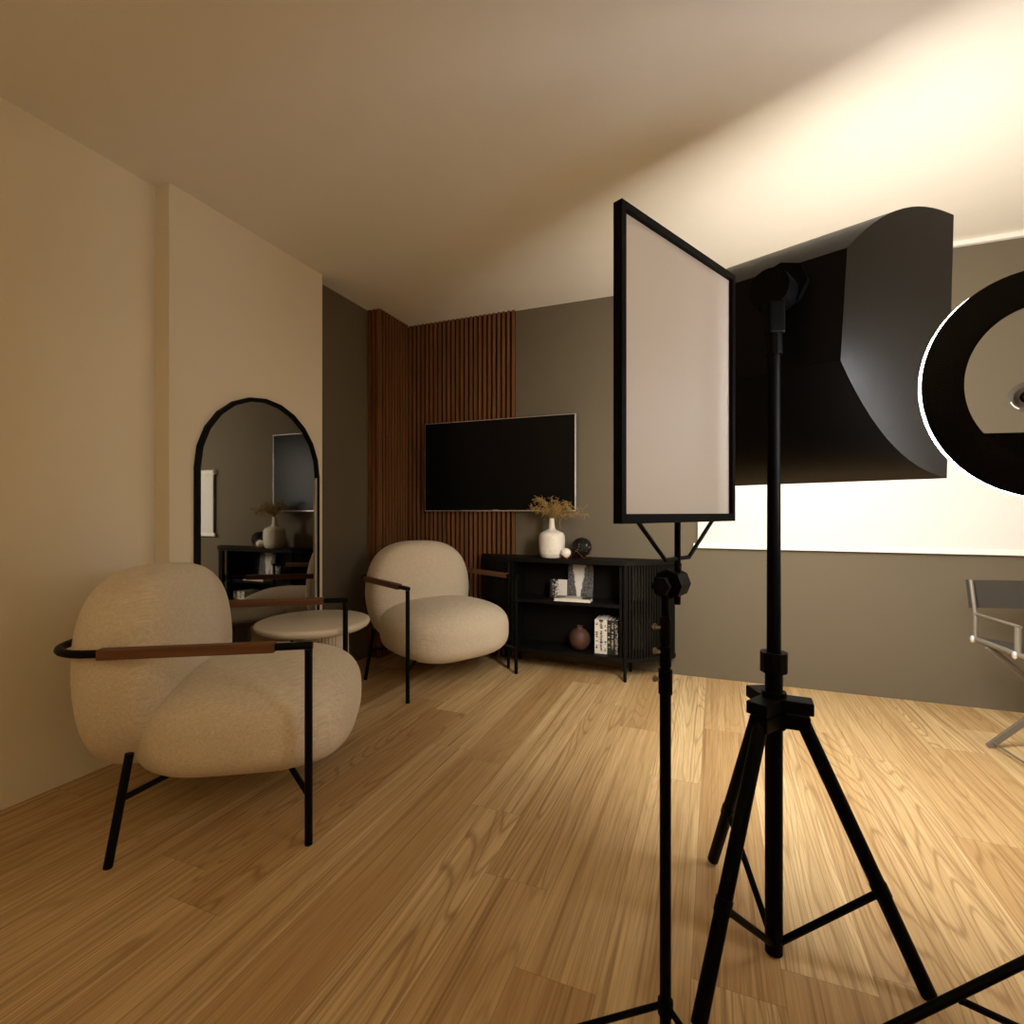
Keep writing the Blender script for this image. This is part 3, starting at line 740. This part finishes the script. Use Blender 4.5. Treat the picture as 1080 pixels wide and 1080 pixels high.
rp = cw(1.12, 0.985)
t = thing('ring_light_stand', 'black tripod stand of the ring light, its leg crossing the bottom right corner', 'light stand', rp, yaw_of(FW))
bm = BM(); tube(bm, [(0, 0.0, 0.05), (0, 0.0, 1.09)], 0.011, 14); obj('pole', bm, M['rig_black'], t, smooth=40)
bm = BM(); tube(bm, [(0, 0, 0.285), (0, 0, 0.335)], 0.018, 12); obj('leg_hub', bm, M['rig_black'], t)
bm = BM(); tube(bm, [(0, 0, 1.08), (0, 0, 1.105)], 0.014, 12); tube(bm, [(0, 0, 1.10), (-0.053, 0.018, 1.122), (-0.053, 0.018, 1.132)], 0.006, 8); obj('top_mount', bm, M['rig_black'], t)
for i, ang in enumerate((177, 295, 50)):
    d = Vector((math.cos(math.radians(ang)), math.sin(math.radians(ang)), 0))
    hub = d * 0.012 + Vector((0, 0, 0.293)); foot = d * 0.52 + Vector((0, 0, 0.009))
    bm = BM(); tube(bm, [hub, foot], 0.0090, 12); lg = obj('leg', bm, M['rig_black'], t, smooth=40)
    j = hub.lerp(foot, 0.46)
    bm = BM(); tube(bm, [j - Vector((0, 0, 0.014)), d * 0.01 + Vector((0, 0, 0.045))], 0.007, 8); tube(bm, [j - Vector((0, 0, 0.018)), j], 0.007, 8); obj('brace', bm, M['rig_black'], lg)

# ------------------------------------------------------------------ director's chair
wd = cdir(0.97, -0.24)
BL = cw(2.222, 2.455)
t = thing('folding_chair', 'folding metal chair with dark canvas back near the white blind', 'chair', BL, math.atan2(wd.y, wd.x))
CW_, CD, ZR = 0.52, 0.40, 0.492       # local x along the back, local -y towards the front
for x in (0.0, CW_):
    bm = BM(); tube(bm, [(x, 0.0, ZR - 0.015), (x, 0.0, 0.61), (x, 0.035, 0.77)], 0.0085, 12); obj('back_post', bm, M['alu'], t, smooth=40)
    bm = BM(); tube(bm, [(x, 0.012, 0.612), (x, -0.30, 0.612)], 0.0075, 10); tube(bm, [(x, -0.285, 0.61), (x, -0.285, ZR)], 0.0125, 12); obj('armrest', bm, M['alu'], t, smooth=40)
    bm = BM(); tube(bm, [(x, 0.015, ZR), (x, -CD, ZR)], 0.0125, 12); obj('seat_rail', bm, M['alu'], t, smooth=40)
    for y in (0.0, -0.285):
        bm = BM(); ellip(bm, (x - 0.012, y, ZR - 0.002), (0.010, 0.013, 0.018), 12); obj('joint_cap', bm, M['pale_metal'], t, smooth=50, label='pale joint cap')
bm = BM(); pts = []
for k in range(13): f = k / 12; pts.append((CW_ * (f * 1.05 - 0.025), 0.022 + 0.03 * math.sin(PI * f)))
A = [[bm.verts.new((x, y + (z - 0.636) * 0.2 + dy, z)) for x, y in pts] for dy in (0, 0.004) for z in (0.636, 0.768)]
for k in range(12):
    bm.faces.new((A[0][k], A[0][k + 1], A[1][k + 1], A[1][k])); bm.faces.new((A[2][k], A[2][k + 1], A[3][k + 1], A[3][k]))
    bm.faces.new((A[0][k], A[0][k + 1], A[2][k + 1], A[2][k])); bm.faces.new((A[1][k], A[1][k + 1], A[3][k + 1], A[3][k]))
for k in (0, 12): bm.faces.new((A[0][k], A[1][k], A[3][k], A[2][k]))
obj('canvas_back', bm, M['canvas'], t)
bm = BM(); pts = [(CW_ * k / 10, ZR + 0.012 - 0.03 * math.sin(PI * k / 10)) for k in range(11)]
A = [[bm.verts.new((x, y, z + dz)) for x, z in pts] for dz in (0, 0.004) for y in (-0.015, -CD + 0.01)]
for k in range(10):
    bm.faces.new((A[0][k], A[0][k + 1], A[1][k + 1], A[1][k])); bm.faces.new((A[2][k], A[2][k + 1], A[3][k + 1], A[3][k]))
    bm.faces.new((A[0][k], A[0][k + 1], A[2][k + 1], A[2][k])); bm.faces.new((A[1][k], A[1][k + 1], A[3][k + 1], A[3][k]))
for k in (0, 10): bm.faces.new((A[0][k], A[1][k], A[3][k], A[2][k]))
obj('canvas_seat', bm, M['canvas'], t)
for y in (-0.075, -0.36):
    for s in (0, 1):
        xa, xb = (0.0, CW_) if s == 0 else (CW_, 0.0); yy = y + (0.012 if s else -0.012)
        d = Vector((xb - xa, 0, -ZR)).normalized(); side = Vector((-d.z, 0, d.x))
        bm = BM(); ln = math.hypot(CW_, ZR)
        mt = Matrix.Translation((xa, yy, ZR - 0.012)) @ Matrix((( side.x, 0, d.x, 0), (side.y, 1, d.y, 0), (side.z, 0, d.z, 0), (0, 0, 0, 1)))
        box(bm, (-0.014, -0.007, 0.0), (0.014, 0.007, ln - 0.022), mt, 0.002); obj('cross_leg', bm, M['alu_dark'], t)
for x in (0.03, CW_ - 0.03):
    bm = BM(); tube(bm, [(x, -0.075, 0.03), (x, -0.36, 0.03)], 0.0045, 8); obj('foot_rod', bm, M['alu_dark'], t)

# ------------------------------------------------------------------ added fill uplighters, unseen behind the viewpoint, to brighten the near half of the room
M['fill_soft'] = emis('fill_glow_dim', (1.0, 0.78, 0.48), 75.0)  # weaker glow for the added fill uplighter at the rear left
for x, y, side, gm in ((-1.3, -1.7, 'left', 'fill_soft'), (1.1, -1.1, 'right', 'fill_glow')):
    t = thing('fill_uplighter', 'added fill uplighter, out of view in the rear %s of the room' % side, 'added fill light', (x, y, 0))
    bm = BM(); lathe(bm, [(0, 0), (0.14, 0), (0.14, 0.02), (0.02, 0.03), (0.012, 0.05), (0.012, 1.62), (0, 1.62)], 32); obj('stand', bm, M['black_metal'], t, smooth=40)
    bm = BM(); lathe(bm, [(0.02, 1.60), (0.10, 1.63), (0.17, 1.70), (0.165, 1.70), (0.095, 1.64), (0.0, 1.615)], 40); obj('bowl', bm, M['black_metal'], t, smooth=40)
    bm = BM(); lathe(bm, [(0.0, 1.664), (0.12, 1.664), (0.12, 1.672), (0.0, 1.672)], 40); obj('glow_plate', bm, M[gm], t)

# ------------------------------------------------------------------ world, camera, view
w = bpy.data.worlds.new('world'); SC.world = w; w.use_nodes = True
w.node_tree.nodes['Background'].inputs[0].default_value = (0.9, 0.75, 0.55, 1); w.node_tree.nodes['Background'].inputs[1].default_value = 0.02
cd = bpy.data.cameras.new('camera'); cd.sensor_width = 36; cd.lens = 18; cd.clip_start = 0.02
co = bpy.data.objects.new('camera', cd); COL.objects.link(co); co.location = (0, 0, 1.1); co.rotation_euler = (PI / 2, 0, YAW); SC.camera = co
vs = SC.view_settings; vs.view_transform = 'Standard'; vs.look = 'None'; vs.exposure = 0.22; vs.gamma = 1.0; vs.use_curve_mapping = False
